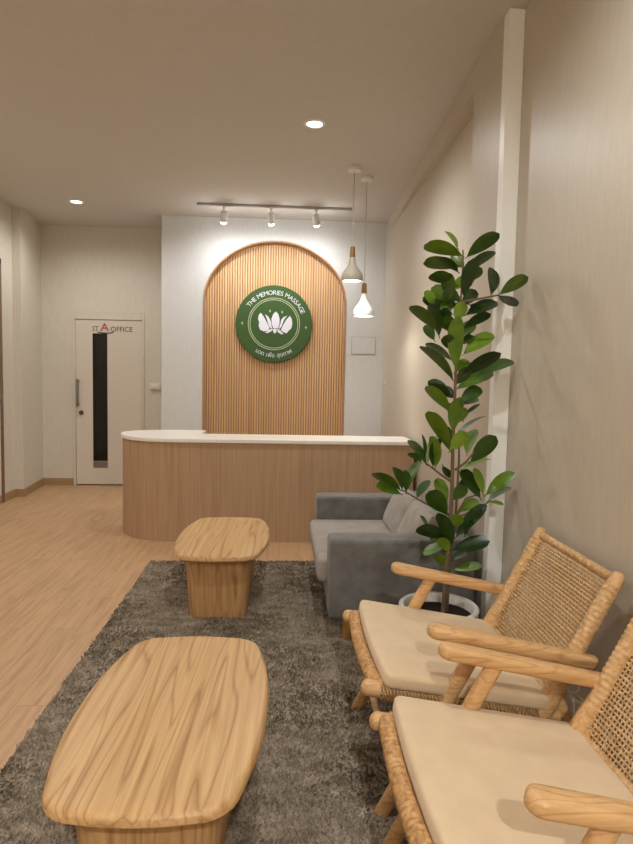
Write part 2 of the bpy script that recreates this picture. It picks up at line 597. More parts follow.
def text_mesh(body, size):
    """flat glyph outline as verts (x, z) and faces, centred on x, baseline at 0"""
    cu = bpy.data.curves.new('t', 'FONT')
    cu.body = body
    cu.size = size
    cu.align_x = 'CENTER'
    cu.extrude = .0
    cu.resolution_u = 3
    ob = bpy.data.objects.new('t', cu)
    COL.objects.link(ob)
    dg = bpy.context.evaluated_depsgraph_get()
    dg.update()
    me = bpy.data.meshes.new_from_object(ob.evaluated_get(dg))
    V = [(v.co.x, v.co.y) for v in me.vertices]
    Fc = [tuple(p.vertices) for p in me.polygons]
    bpy.data.objects.remove(ob)
    bpy.data.curves.remove(cu)
    bpy.data.meshes.remove(me)
    return V, Fc


def put_text(mb, body, size, x, z, y, xs=1.0):
    V, Fc = text_mesh(body, size)
    mb.add([(x+p[0]*xs, y, z+p[1]) for p in V], Fc)


tb = MB()
put_text(tb, 'ST', .085, -2.235, 1.862, YB+.0015, .8)
dchild(tb, 'lettering', M_DARK, d, 'dark letters left of the red letter', 0)
tb = MB()
put_text(tb, 'OFFICE', .085, -1.925, 1.862, YB+.0015, .95)
dchild(tb, 'lettering', M_DARK, d, 'dark letters right of the red letter', 0)
tb = MB()
tb.tube([(-2.21+.19*k/10, YB+.0015, 1.852-.012*math.sin(PI*k/10)) for k in range(11)], .006, 6)
dchild(tb, 'underline', M_DARK, d, 'dark curved stroke under the red letter', 0)
tb = MB()
put_text(tb, 'A', .13, -2.125, 1.868, YB+.0005, 1.15)
dchild(tb, 'emblem', M_RED, d, 'red letter in the office sign', 0)

# door at the left edge: only its frame shows
d2 = struct(empty('door_2', (XL, 5.98, 0)))
o = MB().box((XL, 6.37, 0), (XL+.02, 6.43, 2.5), .004, 1).box((XL, 5.5, 0), (XL+.03, 5.56, 2.5), .004, 1).box((XL, 5.5, 2.44), (XL+.02, 6.43, 2.5), .004, 1).build('door_frame', plain('brown_frame', srgb(126, 100, 78), .5), None, origin=(XL, 5.98, 0))
o.parent = d2; o.location = (0, 0, 0)
o = MB().box((XL, 5.56, 0.01), (XL+.012, 6.37, 2.44)).build('door_leaf', M_WALL, None, origin=(XL, 5.98, 0))
o.parent = d2; o.location = (0, 0, 0)
o = MB().rod((XL+.05, 6.33, 1.0), (XL+.05, 6.33, 1.12), .01).rod((XL, 6.33, 1.06), (XL+.05, 6.33, 1.06), .008).build('door_handle', M_STEEL, None, origin=(XL, 5.98, 0))
o.parent = d2; o.location = (0, 0, 0)

# ------------------------------------------------------------------ slatted arch and sign
sp = empty('slatted_arch_panel', (AC, YR+ND, 0), 'arched oak panel of fine vertical slats in the white reception wall', 'wall panel')


def child(mb, name, mat, parent, label=None, smooth=40, fix=True):
    loc = parent.matrix_world.translation if False else parent.location
    base = Vector(loc)
    if parent.parent: base = base+parent.parent.location
    o = mb.build(name, mat, None, smooth, origin=tuple(base), fix=fix)
    o.parent = parent
    o.location = (0, 0, 0)
    if label: o['label'] = label
    return o


nsl = 56
pitch = 2*AW/nsl
m = MB()
for k in range(nsl):
    x = AC-AW+(k+.5)*pitch
    q = min(1, max(0, 1-((abs(x-AC)+pitch*.3)/AW)**2))
    zt = AS+AH*math.sqrt(q)-.004
    m.box((x-pitch*.34, YR+ND-.022, .02), (x+pitch*.34, YR+ND-.004, zt), .003, 1)
child(m, 'slats', M_SLAT, sp)
pin = [(AC+(AW-.002)*math.cos(PI-PI*k/48), AS+(AH-.002)*math.sin(PI-PI*k/48)) for k in range(49)]
pin = [(pin[0][0], 0.0)]+pin+[(pin[-1][0], 0.0)]
child(MB().poly(pin, YR+ND-.006, YR+ND-.001), 'backing_board', wood('slat_backing', srgb(176, 128, 84), srgb(156, 110, 70), srgb(130, 90, 56), 2, 1, .6, rand=False), sp, smooth=0)
m = MB()
n = len(pin)
pout = []
for k in range(n):
    a, b = pin[max(k-1, 0)], pin[min(k+1, n-1)]
    t = Vector((b[0]-a[0], b[1]-a[1])).normalized()
    pout.append((pin[k][0]+t.y*.014, pin[k][1]-t.x*.014))
for k in range(n-1):
    a, b, c2, e = pin[k], pin[k+1], pout[k+1], pout[k]
    y0, y1 = YR-.004, YR+ND-.002
    m.add([(a[0], y0, a[1]), (b[0], y0, b[1]), (c2[0], y0, c2[1]), (e[0], y0, e[1]),
           (a[0], y1, a[1]), (b[0], y1, b[1]), (c2[0], y1, c2[1]), (e[0], y1, e[1])],
          [(0, 1, 2, 3), (3, 2, 6, 7), (4, 5, 6, 7), (0, 1, 5, 4)])
child(m, 'arch_rim', wood('rim_oak', srgb(190, 150, 108), srgb(172, 130, 90), srgb(140, 104, 70), 1, 1, .5, rand=False), sp)

SX, SZ, SR = -.098, 1.95, .43
sy = YR+ND-.022-.045
sign = empty('round_sign', (SX, sy, SZ), 'round green sign with a white lotus hanging on the slatted arch', 'sign')
rot = Matrix.Translation((SX, sy, SZ)) @ Matrix.Rotation(R(90), 4, 'X')
m = MB()
m.lathe([(0, 0), (SR-.006, 0), (SR, -.006), (SR, -.045), (0, -.045)], n=96, mat=rot)
child(m, 'disc', M_GREEN, sign)
m = MB()
for rad in (.288, .268):
    m.tube([(SX+rad*math.cos(2*PI*k/72), sy-.001, SZ+rad*math.sin(2*PI*k/72)) for k in range(72)], .0045, 6, closed=True, up=(0, 1, 0))
child(m, 'ring', M_GOLD, sign, 'double pale ring')
Z2 = .000866
petals = [
    [(125, 150), (160, 195), (195, 255), (240, 340), (225, 370), (170, 390), (120, 370), (100, 320), (105, 270), (90, 230), (100, 180)],
    [(178, 165), (225, 200), (256, 255), (268, 320), (275, 345), (252, 345), (225, 300), (205, 230)],
    [(318, 130), (350, 160), (368, 220), (368, 290), (350, 345), (286, 345), (268, 290), (264, 220), (285, 165)],
    [(468, 180), (430, 225), (392, 325), (370, 350), (360, 345), (378, 290), (390, 235), (420, 200)],
    [(500, 180), (525, 220), (535, 280), (525, 340), (490, 370), (460, 410), (410, 385), (388, 362), (412, 310), (450, 240)],
    [(180, 405), (220, 370), (275, 350), (288, 360), (250, 395), (215, 410)],
    [(292, 352), (335, 352), (330, 395), (305, 415), (285, 385)],
    [(338, 350), (380, 370), (425, 420), (390, 420), (350, 395)],
]
m = MB()
for p in petals:
    m.poly([((x-297)*Z2, (291-y)*Z2) for x, y in p], sy-.007, sy+.001, SX, SZ)
child(m, 'lotus', M_LOGO, sign, 'white lotus flower emblem', 0)
for (x, z, a, b) in (((243-297)*Z2, (291-125)*Z2, .012, .022), ((400-297)*Z2, (291-135)*Z2, .012, .022), (-.355, 0, .013, .024), (.36, -.03, .013, .024)):
    m = MB().poly([(x, z+b), (x+a*.35, z+b*.25), (x+a, z), (x+a*.35, z-b*.25), (x, z-b), (x-a*.35, z-b*.25), (x-a, z), (x-a*.35, z+b*.25)], sy-.005, sy+.001, SX, SZ)
    child(m, 'sparkle', M_GOLD, sign, 'small pale star point', 0)


def arc_text(clusters, size, rad, a0, a1, top=True, y=sy-.004, word=None):
    mb = MB()
    ws = []
    for c in clusters:
        if c == ' ':
            ws.append(size*.35); continue
        V, _ = text_mesh(c, size)
        ws.append((max(p[0] for p in V)-min(p[0] for p in V)) + size*.09)
    tot = sum(ws)
    pos = nword = 0
    for c, wd in zip(clusters, ws):
        th = a0+(a1-a0)*((pos+wd/2)/tot)
        pos += wd
        if c == ' ':
            nword += 1
            continue
        if word is not None and nword != word: continue
        V, Fc = text_mesh(c, size)
        cx = (max(p[0] for p in V)+min(p[0] for p in V))/2
        rt = th-PI/2 if top else th+PI/2
        ca, sa = math.cos(rt), math.sin(rt)
        pts = []
        for p in V:
            px, pz = p[0]-cx, p[1]
            bx, bz = SX+rad*math.cos(th), SZ+rad*math.sin(th)
            pts.append((bx+px*ca-pz*sa, y, bz+px*sa+pz*ca))
        mb.add(pts, Fc)
    return mb


child(arc_text(list('THE MEMORIES MASSAGE'), .070, .325, R(147), R(21)), 'lettering', M_LOGO, sign, 'curved white lettering over the lotus', 0)
for wi in range(3):
    child(arc_text(['น', 'ว', 'ด', ' ', 'เ', 'พื่', 'อ', ' ', 'สุ', 'ข', 'ภ', 'า', 'พ'], .066, .372, R(236), R(305), False, word=wi),
          'lettering', M_LOGO, sign, 'curved white Thai word under the lotus', 0)

# ------------------------------------------------------------------ reception counter
rc = empty('reception_counter', (-.2, 5.2, 0), 'oak reception counter with a white top and rounded left end', 'counter')


def counter_outline(o=0.0, inner=0.0):
    cx, cy, r = -.88, 5.42, .5+o
    y0 = 4.92-o
    pts = [(1.098, y0)]
    pts = [(1.098, 5.37), ]
    out = []
    # counter-clockwise seen from above: front edge left->right, then back edge right->left, then the round end
    out.append((1.098, y0))
    out.append((1.098, 5.36))
    out.append((-.70, 5.36))
    out.append((-.70, 5.70))
    out += [(cx+(r)*math.cos(R(th)), cy+(r)*math.sin(R(th))*(1.0 if th > 180 else .56)) for th in range(100, 271, 10)]
    out[-1] = (cx, y0)
    return out


co = counter_outline()
child(MB().slab(co, [(0, .0), (0, .815)]), 'counter_body', M_COUNTER, rc, smooth=30)
child(MB().slab(counter_outline(.015), [(.004, .815), (0, .819), (0, .843), (.004, .847)]), 'countertop', M_TOP, rc, 'thin white countertop', smooth=30)

# ------------------------------------------------------------------ ceiling lights
for i, (x, y) in enumerate(DOWNLIGHTS):
    lab = ['round recessed downlight in the ceiling in front of the track lights',
           'round recessed downlight in the ceiling in front of the office door',
           'unseen recessed downlight assumed in the ceiling, for room and fill light', ][min(i, 2)]
    dl = empty('downlight', (x, y, CEIL), lab, 'ceiling light', 'recessed ceiling downlights')
    child(MB().lathe([(.052, -.004), (.056, -.009), (.074, -.006), (.078, -.001), (.052, 0), (.052, -.004)], (x, y, CEIL), 32), 'trim_ring', M_WHITE, dl)
    child(MB().lathe([(0, -.004), (.053, -.004), (.053, -.001), (0, -.001)], (x, y, CEIL), 32), 'diffuser', M_BULB, dl, 'glowing round lens')

tr = empty('track_light', (-.1, 6.29, CEIL), 'grey ceiling track with three white spotlights above the arch', 'track light')
child(MB().box((-.877, 6.272, CEIL-.024), (.686, 6.308, CEIL), .003, 1), 'track_rail', M_RAIL, tr, 'long grey rail')
for (x, tx) in ((-.608, -.10), (-.135, .05), (.32, .22)):
    h = child(MB().box((x-.012, 6.278, CEIL-.055), (x+.012, 6.302, CEIL-.022), .003, 1).tube([(x, 6.29, CEIL-.05), (x, 6.29, CEIL-.09)], .008, 8), 'spotlight_head', M_WHITE, tr)
    a = Vector((x, 6.28, CEIL-.13))
    dirv = Vector((tx, .38, -1)).normalized()
    q = dirv.to_track_quat('Z', 'Y').to_matrix().to_4x4()
    mt = Matrix.Translation(a) @ q
    sh = MB().lathe([(0, -.055), (.03, -.052), (.036, -.045), (.038, .05), (.034, .055), (.032, .045), (0, .045)], n=20, mat=mt)
    o = sh.build('lamp_housing', M_WHITE, None, origin=tuple(tr.location)); o.parent = h; o.location = (0, 0, 0)
    o = MB().lathe([(.031, .045), (.033, .052), (.028, .064), (.016, .072), (0, .075)], n=20, mat=mt).build('lens', M_BULBW, None, origin=tuple(tr.location)); o.parent = h; o.location = (0, 0, 0)
    lamp('track_beam', 'SPOT', tuple(a+dirv*.085), TRACK_W*4, COOL, target=(x, YR, 1.9), spot_size=R(160), spot_blend=.9, shadow_soft_size=.025)
    lamp('track_glow', 'POINT', tuple(a+dirv*.115), TRACK_W*.42, COOL, shadow_soft_size=.03)

for (x, y, zb, mat, nm, lab) in ((.572, 5.12, 2.165, M_GREY, 'grey', 'greyish pendant lamp, the left and higher of the two beside the arch'),
                                 (.705, 5.33, 1.90, M_WHITE, 'white', 'white pendant lamp, the right and lower of the two beside the arch')):
    p = empty('pendant_lamp', (x, y, CEIL), lab, 'pendant lamp', 'pendant lamps over the counter')
    child(MB().lathe([(0, 0), (.055, 0), (.055, -.022), (.05, -.026), (0, -.026)], (x, y, CEIL), 28), 'canopy', M_WHITE, p)
    child(MB().tube([(x, y, CEIL-.02), (x, y, zb+.28)], .0035, 6), 'cord', M_GREY, p)
    child(MB().lathe([(0, .285), (.016, .285), (.019, .28), (.024, .2), (.022, .196), (0, .196)], (x, y, zb), 24), 'cap', M_CAP, p, 'brown wooden cap')
    prof = [(.022, .198), (.026, .17), (.034, .14), (.05, .11), (.07, .085), (.086, .06), (.092, .035), (.09, .012), (.086, 0), (.083, .002), (.086, .03), (.08, .058), (.064, .083), (.044, .108), (.028, .138), (.02, .168), (.0, .18)]
    child(MB().lathe(prof, (x, y, zb), 36), 'lamp_shade', mat, p, nm+' bell-shaped shade')
    child(MB().lathe([(0, .012), (.08, .012), (.083, .016), (0, .02)], (x, y, zb), 28), 'diffuser', M_BULB, p, 'glowing opening')
    lamp('pendant_beam', 'SPOT', (x, y, zb-.005), PEND_W*4, (1, .985, .96), spot_size=R(165), spot_blend=.5, shadow_soft_size=.07)

# ------------------------------------------------------------------ small wall fittings
y = YR-.001
ap = empty('access_panel', (.905, YR, 1.725), 'flat square hatch cover on the white wall below the pendant lamps', 'wall hatch')
child(MB().box((.770, YR-.006, 1.628), (1.045, YR, 1.828), .002, 1), 'cover_frame', plain('hatch_edge', srgb(178, 170, 160), .5), ap)
child(MB().box((.777, YR-.008, 1.635), (1.038, YR, 1.821), .002, 1), 'cover', M_RECEP, ap)
so = empty('wall_socket', (XR, 6.62, 1.29), 'tiny white socket on the right wall near the far corner', 'socket')
child(MB().box((XR-.008, 6.60, 1.26), (XR, 6.64, 1.32), .003, 1), 'plate', M_PLATE, so)
child(MB().box((XR-.011, 6.612, 1.275), (XR-.006, 6.628, 1.305), .002, 1), 'insert', M_DARK, so)
sw = empty('light_switch', (-1.52, YB, 1.22), 'small white switch box on the wall right of the office door', 'switch')
child(MB().box((-1.588, YB-.04, 1.178), (-1.458, YB, 1.252), .008, 2), 'switch_box', M_PLATE, sw)
child(MB().box((-1.572, YB-.046, 1.205), (-1.474, YB-.036, 1.246), .003, 1), 'rocker', M_WHITE, sw)

# ------------------------------------------------------------------ rug
RX0, RX1, RY0, RY1 = -.918, .98, .35, 4.335
rug = MB().box((RX0, RY0, 0), (RX1, RY1, .02), .004, 1).build('rug', M_RUG, origin=((RX0+RX1)/2, (RY0+RY1)/2, 0))
tag(rug, 'thick grey-brown shaggy rug under the tables, chairs and sofa', 'rug')
rr = random.Random(3)
V, Fc = [], []
cx, cy = (RX0+RX1)/2, (RY0+RY1)/2
for i in range(120000):
    y = RY0+(RY1-RY0)*rr.random()**1.25
    x = rr.uniform(RX0, RX1)
    if y < .9 and rr.random() < .6: continue
    if x > .55 and rr.random() < .6: continue
    a = rr.uniform(0, 2*PI)
    # tufts lean in swirls
    la = math.sin(x*9+y*4)*1.6+math.sin(y*13-x*5)*1.2+rr.uniform(-1.0, 1.0)
    h = rr.uniform(.008, .018)
    ln = rr.uniform(.004, .015)
    wd = rr.uniform(.0025, .0045)
    dx, dy = math.cos(a)*wd, math.sin(a)*wd
    tx, ty = x+math.cos(la)*ln, y+math.sin(la)*ln
    o = len(V)
    mx, my, mz = x+math.cos(la)*ln*.35, y+math.sin(la)*ln*.35, .017+h*.62
    V += [(x-dx-cx, y-dy-cy, .017), (x+dx-cx, y+dy-cy, .017), (mx+dx-cx, my+dy-cy, mz), (mx-dx-cx, my-dy-cy, mz), (tx-cx, ty-cy, .017+h)]
    Fc += [(o, o+1, o+2, o+3), (o+3, o+2, o+4)]
pm = bpy.data.meshes.new('pile')
pm.from_pydata(V, [], Fc)
pm.materials.append(M_RUG)
po = bpy.data.objects.new('pile', pm)
COL.objects.link(po)
po.parent = rug
po['kind'] = 'stuff'
RUGZ = .021


# ------------------------------------------------------------------ coffee tables
def coffee_table(cx, cy, rz, label):
    t = empty('coffee_table', (cx, cy, 0), label, 'coffee table', 'teak coffee tables')
    pts = []
    L, W1, W2 = .453, .227, .272       # half length, half width at ends, at the middle
    # bowed long sides, rounded corners, faintly bowed ends
    rc_ = .10
    side = []
    for k in range(13):
        s_ = -1+2*k/12
        side.append((W2-(W2-W1)*abs(s_)**2.2, s_*(L-rc_*.9)))
    corner = [(W1-rc_+rc_*math.cos(a), (L-rc_)+rc_*math.sin(a)) for a in [R(15*k) for k in range(1, 6)]]
    end = [(x, L+.012*(1-(x/(W1-rc_))**2)) for x in [(W1-rc_)*(1-k/4) for k in range(0, 9)]]
    end = [(x, z) for x, z in end]
    right = side+corner
    top = end
    left = [(-x, y) for x, y in reversed(right)]
    outl = right+top+left
    outl = [p for p in outl]
    # mirror the bottom end
    half = [p for p in outl if p[1] > 1e-6]
    full = half+[(-x, -y) for x, y in half]
    mb = MB().slab(full, [(.016, .368), (.006, .370), (.0, .376), (0, .390), (.004, .397), (.012, .401), (.03, .402)])
    o = mb.build('tabletop', M_TEAK, t, 35)
    b0 = rounded_poly([(-.183, -.366), (.183, -.366), (.183, .366), (-.183, .366)], .075, 8)
    m2 = MB()
    nr = outline_normals(b0)
    m2.slab(b0, [(.026, RUGZ), (.022, .05), (.0, .369)])
    m2.build('pedestal', M_TEAKV, t, 35)
    t.rotation_euler = (0, 0, rz)
    return t


coffee_table(-.297, 1.725, R(-1.5), 'wooden coffee table nearest the camera, on the rug before the rattan chairs')
coffee_table(-.33, 3.63, R(-1), 'wooden coffee table farther back, on the rug between the counter and the grey sofa')

# ------------------------------------------------------------------ sofa
sf = empty('sofa', (.62, 3.55, 0), 'small grey fabric two-seat sofa against the right wall before the counter', 'sofa')
child(MB().box((.25, 2.945, .15), (.99, 3.12, .553), .022, 3), 'arm', M_SOFA, sf)
child(MB().box((.25, 4.05, .15), (.99, 4.225, .553), .022, 3), 'arm', M_SOFA, sf)
child(MB().box((.26, 3.115, .15), (.98, 4.055, .27), .012, 2), 'seat_base', M_SOFA, sf)
child(MB().box((.84, 3.10, .15), (1.0, 4.07, .60), .03, 3), 'backrest', M_SOFA, sf)


def pillow(size, puff, mat4, seg=10):
    """soft box cushion, size (x,y,z)"""
    bm = bmesh.new()
    bmesh.ops.create_cube(bm, size=1)
    bmesh.ops.subdivide_edges(bm, edges=bm.edges[:], cuts=seg, use_grid_fill=True)
    V = []
    for v in bm.verts:
        p = v.co*2
        x, y, z = p
        # puff along the thin axis, round the rim
        k = (1-abs(x)**3)*(1-abs(y)**3)
        sx = 1-.05*(abs(z)**2)*(abs(x) > .8)
        zz = z*(.70+.30*k**.5)*(1+puff*k)
        rim = max(abs(x), abs(y))
        inset = .04*(abs(z)**2) if rim > .85 else 0
        V.append(mat4 @ Vector((x*(1-inset)*size[0]/2, y*(1-inset)*size[1]/2, zz*size[2]/2)))
    bm.verts.index_update()
    mb = MB().add(V, [[v.index for v in f.verts] for f in bm.faces])
    bm.free()
    return mb


child(MB().box((.203, 3.125, .272), (.86, 4.045, .405), .03, 3), 'seat_cushion', M_SOFAL, sf, 'pale grey seat cushion')
for yc in (3.355, 3.82):
    mt = Matrix.Translation((.80, yc, .49)) @ Matrix.Rotation(R(-66), 4, 'Y')
    child(pillow((.28, .455, .15), .25, mt), 'back_cushion', M_SOFAL, sf, 'pale grey back cushion')
for (x, yy) in ((.358, 3.03), (.335, 4.14), (.91, 3.03), (.91, 4.14)):
    child(MB().lathe([(0, RUGZ), (.024, RUGZ), (.027, .03), (.029, .152), (0, .152)], (x, yy, 0), 20), 'leg', M_LEG, sf)

# ------------------------------------------------------------------ rattan lounge chairs
CX0, CY0 = .65, 2.06
FRONT = -.368                                  # local x of the front rail


def seat_z(x):                                  # height of the side-rail centre line
    return .413-.165*(x+.385)


def post_x(z):                                  # reclined back post
    return .402-.513*(.765-z)


def make_chair(loc, label):
    c = empty('rattan_lounge_chair', loc, label, 'armchair', 'rattan lounge chairs')
    B = lambda mb, n, mat, p=c, sm=40: mb.build(n, mat, p, sm)
    for s in (1, -1):
        v = s*.278
        B(MB().rod((-.394, v, seat_z(-.394)), (.24, v, seat_z(.24)), .025, .022, 14), 'side_rail', M_CHAIR)
        # front leg rises backwards to the arm
        B(MB().rod((-.325, s*.302, RUGZ), (-.03, s*.302, .573), .0205, .022, 12, flat=(1.15, .85), up=(1, 0, 0), round_a=False, round_b=False), 'front_leg', M_CHAIR)
        # back post and rear leg
        B(MB().tube([(post_x(z_), v, z_) for z_ in (.25, .262, .29, .36, .42, .46, .60, .755, .765, .770)], [.018, .028, .032, .032, .029, .024, .0225, .0225, .018, .008], 14), 'back_post', M_CHAIR)
        B(MB().rod((post_x(.44)-.02, s*.262, .40), (.372, s*.262, RUGZ), .024, .019, 12, round_b=False), 'rear_leg', M_CHAIR)
        # arm: rounded board sloping to the back
        ol = [(-.20+.0, -.02), ]
        L0, L1 = 0.0, .545
        ol = []
        for k in range(9):
            a = PI/2+PI*k/8
            ol.append((L0+.032+.032*math.cos(a), .032*math.sin(a)))
        for k in range(7):
            a = -PI/2+PI*k/6
            ol.append((L1-.022+.022*math.cos(a), .024*math.sin(a)))
        mt = Matrix.Translation((-.20, s*.303, .605)) @ Matrix.Rotation(R(11.6), 4, 'Y')
        am = MB().slab(ol, [(.011, -.021), (.003, -.016), (0, -.008), (0, .006), (.003, .013), (.011, .018)], mt)
        B(am, 'armrest', M_CHAIR)
    # wrapped front rail
    P, Q = [], []
    nw = 92
    for k in range(nw+1):
        y = -.262+.524*k/nw
        P.append((FRONT+.008+.012*(y/.262)**2, y, .418))
        Q.append(.0200 if k % 3 == 0 else .0245)
    B(MB().tube(P, Q, 10), 'front_rail', M_RUNG, c, 70)
    # stretchers
    B(MB().rod((-.28, -.30, .13), (-.28, .30, .13), .014), 'stretcher', M_CHAIR)
    B(MB().rod((.335, -.26, .14), (.335, .26, .14), .014), 'stretcher', M_CHAIR)
    # woven seat, wrapped over the side rails
    m = MB()
    for k in range(52):
        x = FRONT+.035+k*.0108
        z = seat_z(x)
        if x > .19: break
        pts = [(x, -.278-.028*math.cos(a), z+.028*math.sin(a)) for a in (R(-60), R(0), R(45), R(80))]
        pts = pts+[(x, y, z+.020-.012*math.cos(y/.27*PI/2)) for y in (-.2, -.1, 0, .1, .2)]+[(p[0], -p[1], p[2]) for p in reversed(pts)]
        m.tube(pts, .0052, 5, flat=(.6, 1.0))
    B(m, 'woven_seat', M_RUNG)
    # woven back
    z0, z1, hw = .375, .742, .258
    m = MB()
    nv, nh = 38, 32
    slope = Vector((.513, 0, 1)).normalized()
    nrm = Vector((-slope.z, 0, slope.x))
    base = Vector((post_x(z0), 0, z0))
    LEN = (z1-z0)/slope.z

    def curve(y): return nrm*(-.018*(1-(y/hw)**2))

    def ribbon(pts, wv, thick):
        n0 = len(pts)
        V, Fc = [], []
        for p in pts:
            V += [p+wv, p+nrm*thick, p-wv, p-nrm*thick]
        for i in range(n0-1):
            for k in range(4):
                l = (k+1) % 4
                Fc.append((i*4+k, i*4+l, i*4+4+l, i*4+4+k))
        m.add(V, Fc)
    dv, dh = 2*hw/nv, LEN/nh
    for i in range(nv):
        y = -hw+(i+.5)*dv
        wy = .0026 if i % 2 else .0032
        pts = []
        for j in range(nh*2+1):
            ph = (-1 if (j//2+i) % 2 else 1)*(1 if j % 2 else 0)
            pts.append(base+slope*(j*dh/2)+Vector((0, y, 0))+curve(y)+nrm*(.0011*ph))
        ribbon(pts, Vector((0, wy, 0)), .0014)
    for j in range(nh):
        s_ = (j+.5)*dh
        ws = .0026 if j % 3 else .0038
        pts = []
        for i in range(nv*2+1):
            y = -hw+i*dv/2
            ph = (1 if (i//2+j) % 2 else -1)*(1 if i % 2 else 0)
            pts.append(base+slope*s_+Vector((0, y, 0))+curve(y)+nrm*(.0011*ph))
        ribbon(pts, slope*ws, .0014)
    B(m, 'woven_back', M_RATTAN, c, 60)
    # wrapped sides, top and bottom of the weave
    for s in (1, -1):
        P = [(post_x(z0+(z1-z0)*k/70), s*.276, z0+(z1-z0)*k/70) for k in range(69)]
        B(MB().tube(P, [.0232 if k % 3 == 0 else .0262 for k in range(69)], 14), 'wrapped_edge', M_RATTAN, c, 70)
    for z in (z0-.005, z1+.004):
        P = [Vector((post_x(z), -.274+.548*k/80, z))+curve(max(-hw, min(hw, -.274+.548*k/80))) for k in range(81)]
        B(MB().tube(P, [.0128 if k % 3 == 0 else .0156 for k in range(81)], 8), 'cross_rail', M_RATTAN, c, 70)
    # tied seat cushion
    out = rounded_poly([(-.332, -.316), (.195, -.308), (.195, .308), (-.332, .316)], [.022, .028, .028, .022], 5)
    dense = []
    for i in range(len(out)):
        a, b = Vector(out[i]), Vector(out[(i+1) % len(out)])
        nn = max(1, int((b-a).length/.04))
        for k in range(nn): dense.append(tuple(a+(b-a)*k/nn))
    # front edge bows forward a little
    dense = [(x-.014*(1-(y/.316)**2) if x < -.30 else x, y) for x, y in dense]
    mt = Matrix.Translation((0, 0, seat_z(0)+.024)) @ Matrix.Rotation(math.atan(.165), 4, 'Y')
    cu = MB().slab(dense, [(.02, -.002), (.006, 0), (.001, .004), (0, .012), (0, .030), (.001, .036), (.005, .041), (.013, .044)], mt,
                   [(.92, .001), (.8, .002), (.6, .003), (.35, .0035), (.12, .0035)])
    ob = B(cu, 'seat_cushion', M_CUSH, c, 60)
    ob['label'] = 'beige canvas seat cushion'
    for s in (1, -1):
        a = Vector((.200, s*.232, seat_z(.20)+.052))
        b = Vector((.262, s*.278, .385))
        tm = MB().tube([a, a+(b-a)*.5+Vector((0, 0, -.006)), b], .0032, 6)
        for (dx, dz, dy) in ((.012, .018, -.03), (.02, -.012, -.034)):
            lp = [b+Vector((dx*(1-math.cos(t)), s*dy*(math.sin(t))*.9-.012*(1-math.cos(t))*0, dz*math.sin(t/2)*1.6)) for t in [2*PI*k/14 for k in range(15)]]
            tm.tube(lp, .0034, 6)
        tm.tube([b, b+Vector((.006, -.02, -.02)), b+Vector((.004, -.028, -.05))], .003, 6)
        o2 = tm.build('tie', M_STRING, ob, 40)
        o2['label'] = 'white tie string'
    return c


def copy_tree(o, parent=None):
    n_ = o.copy()
    COL.objects.link(n_)
    n_.parent = parent
    for ch in list(o.children): copy_tree(ch, n_)
    return n_


ch1 = make_chair((CX0, 2.06, 0), 'rattan and teak lounge chair beside the potted plant')
ch2 = copy_tree(ch1)
ch2.location = (CX0, 1.32, 0)
ch2['label'] = 'rattan and teak lounge chair nearest the camera, cut off by the photo edge'

# ------------------------------------------------------------------ potted plant
PX, PY = .745, 2.745
pl = empty('potted_plant', (PX, PY, 0), 'tall leafy green plant in a white pot between sofa and rattan chair', 'plant')
child(MB().lathe([(0, RUGZ), (.13, RUGZ), (.142, .027), (.172, .17), (.184, .285), (.186, .296), (.18, .302), (.164, .300), (.158, .286), (.156, .24)], (PX+.006, PY-.004, 0), 40), 'pot', M_POT, pl, 'round white pot')
child(MB().lathe([(.0, .262), (.07, .266), (.157, .258), (.157, .24), (0, .24)], (PX+.006, PY-.004, 0), 32), 'soil', M_SOIL, pl, 'dark soil')


def ray(x, y):
    return F + RT*((x-316.5)/F_PX) - UP*((y-422)/F_PX)


def at_y(x, y, Y):
    r_ = ray(x, y)
    return CAMLOC + r_*(Y/r_.y)


stem_px = [(443, 606), (446, 570), (450, 530), (452, 490), (453, 440), (455, 390), (457, 340), (461, 300), (463, 262), (463, 250)]
st = [at_y(x, y, PY-.02-.0*i) for i, (x, y) in enumerate(stem_px)]
st[0].z = .25
child(MB().tube(st, [.011, .010, .0095, .009, .008, .007, .006, .005, .004, .003], 8), 'stem', M_BARK, pl)
st2 = [at_y(x, y, PY+.02) for x, y in [(447, 605), (450, 560), (456, 510), (459, 460), (459, 430)]]
st2[0].z = .25
child(MB().tube(st2, [.008, .007, .006, .005, .003], 8), 'stem', M_BARK, pl)
branches = [([(452, 482), (440, 474), (426, 463)], .02), ([(450, 515), (425, 503), (402, 490)], -.03), ([(453, 520), (472, 511), (491, 501)], .02),
            ([(460, 302), (478, 299), (499, 295)], .0), ([(454, 520), (466, 498), (480, 494)], .05), ([(455, 470), (466, 462), (474, 452)], -.04),
            ([(457, 345), (448, 330), (437, 325)], .03)]
for pts, dy in branches:
    child(MB().tube([at_y(x, y, PY+dy*k/(len(pts)-1)) for k, (x, y) in enumerate(pts)], [.006, .005, .003], 6), 'branch', M_BARK, pl)

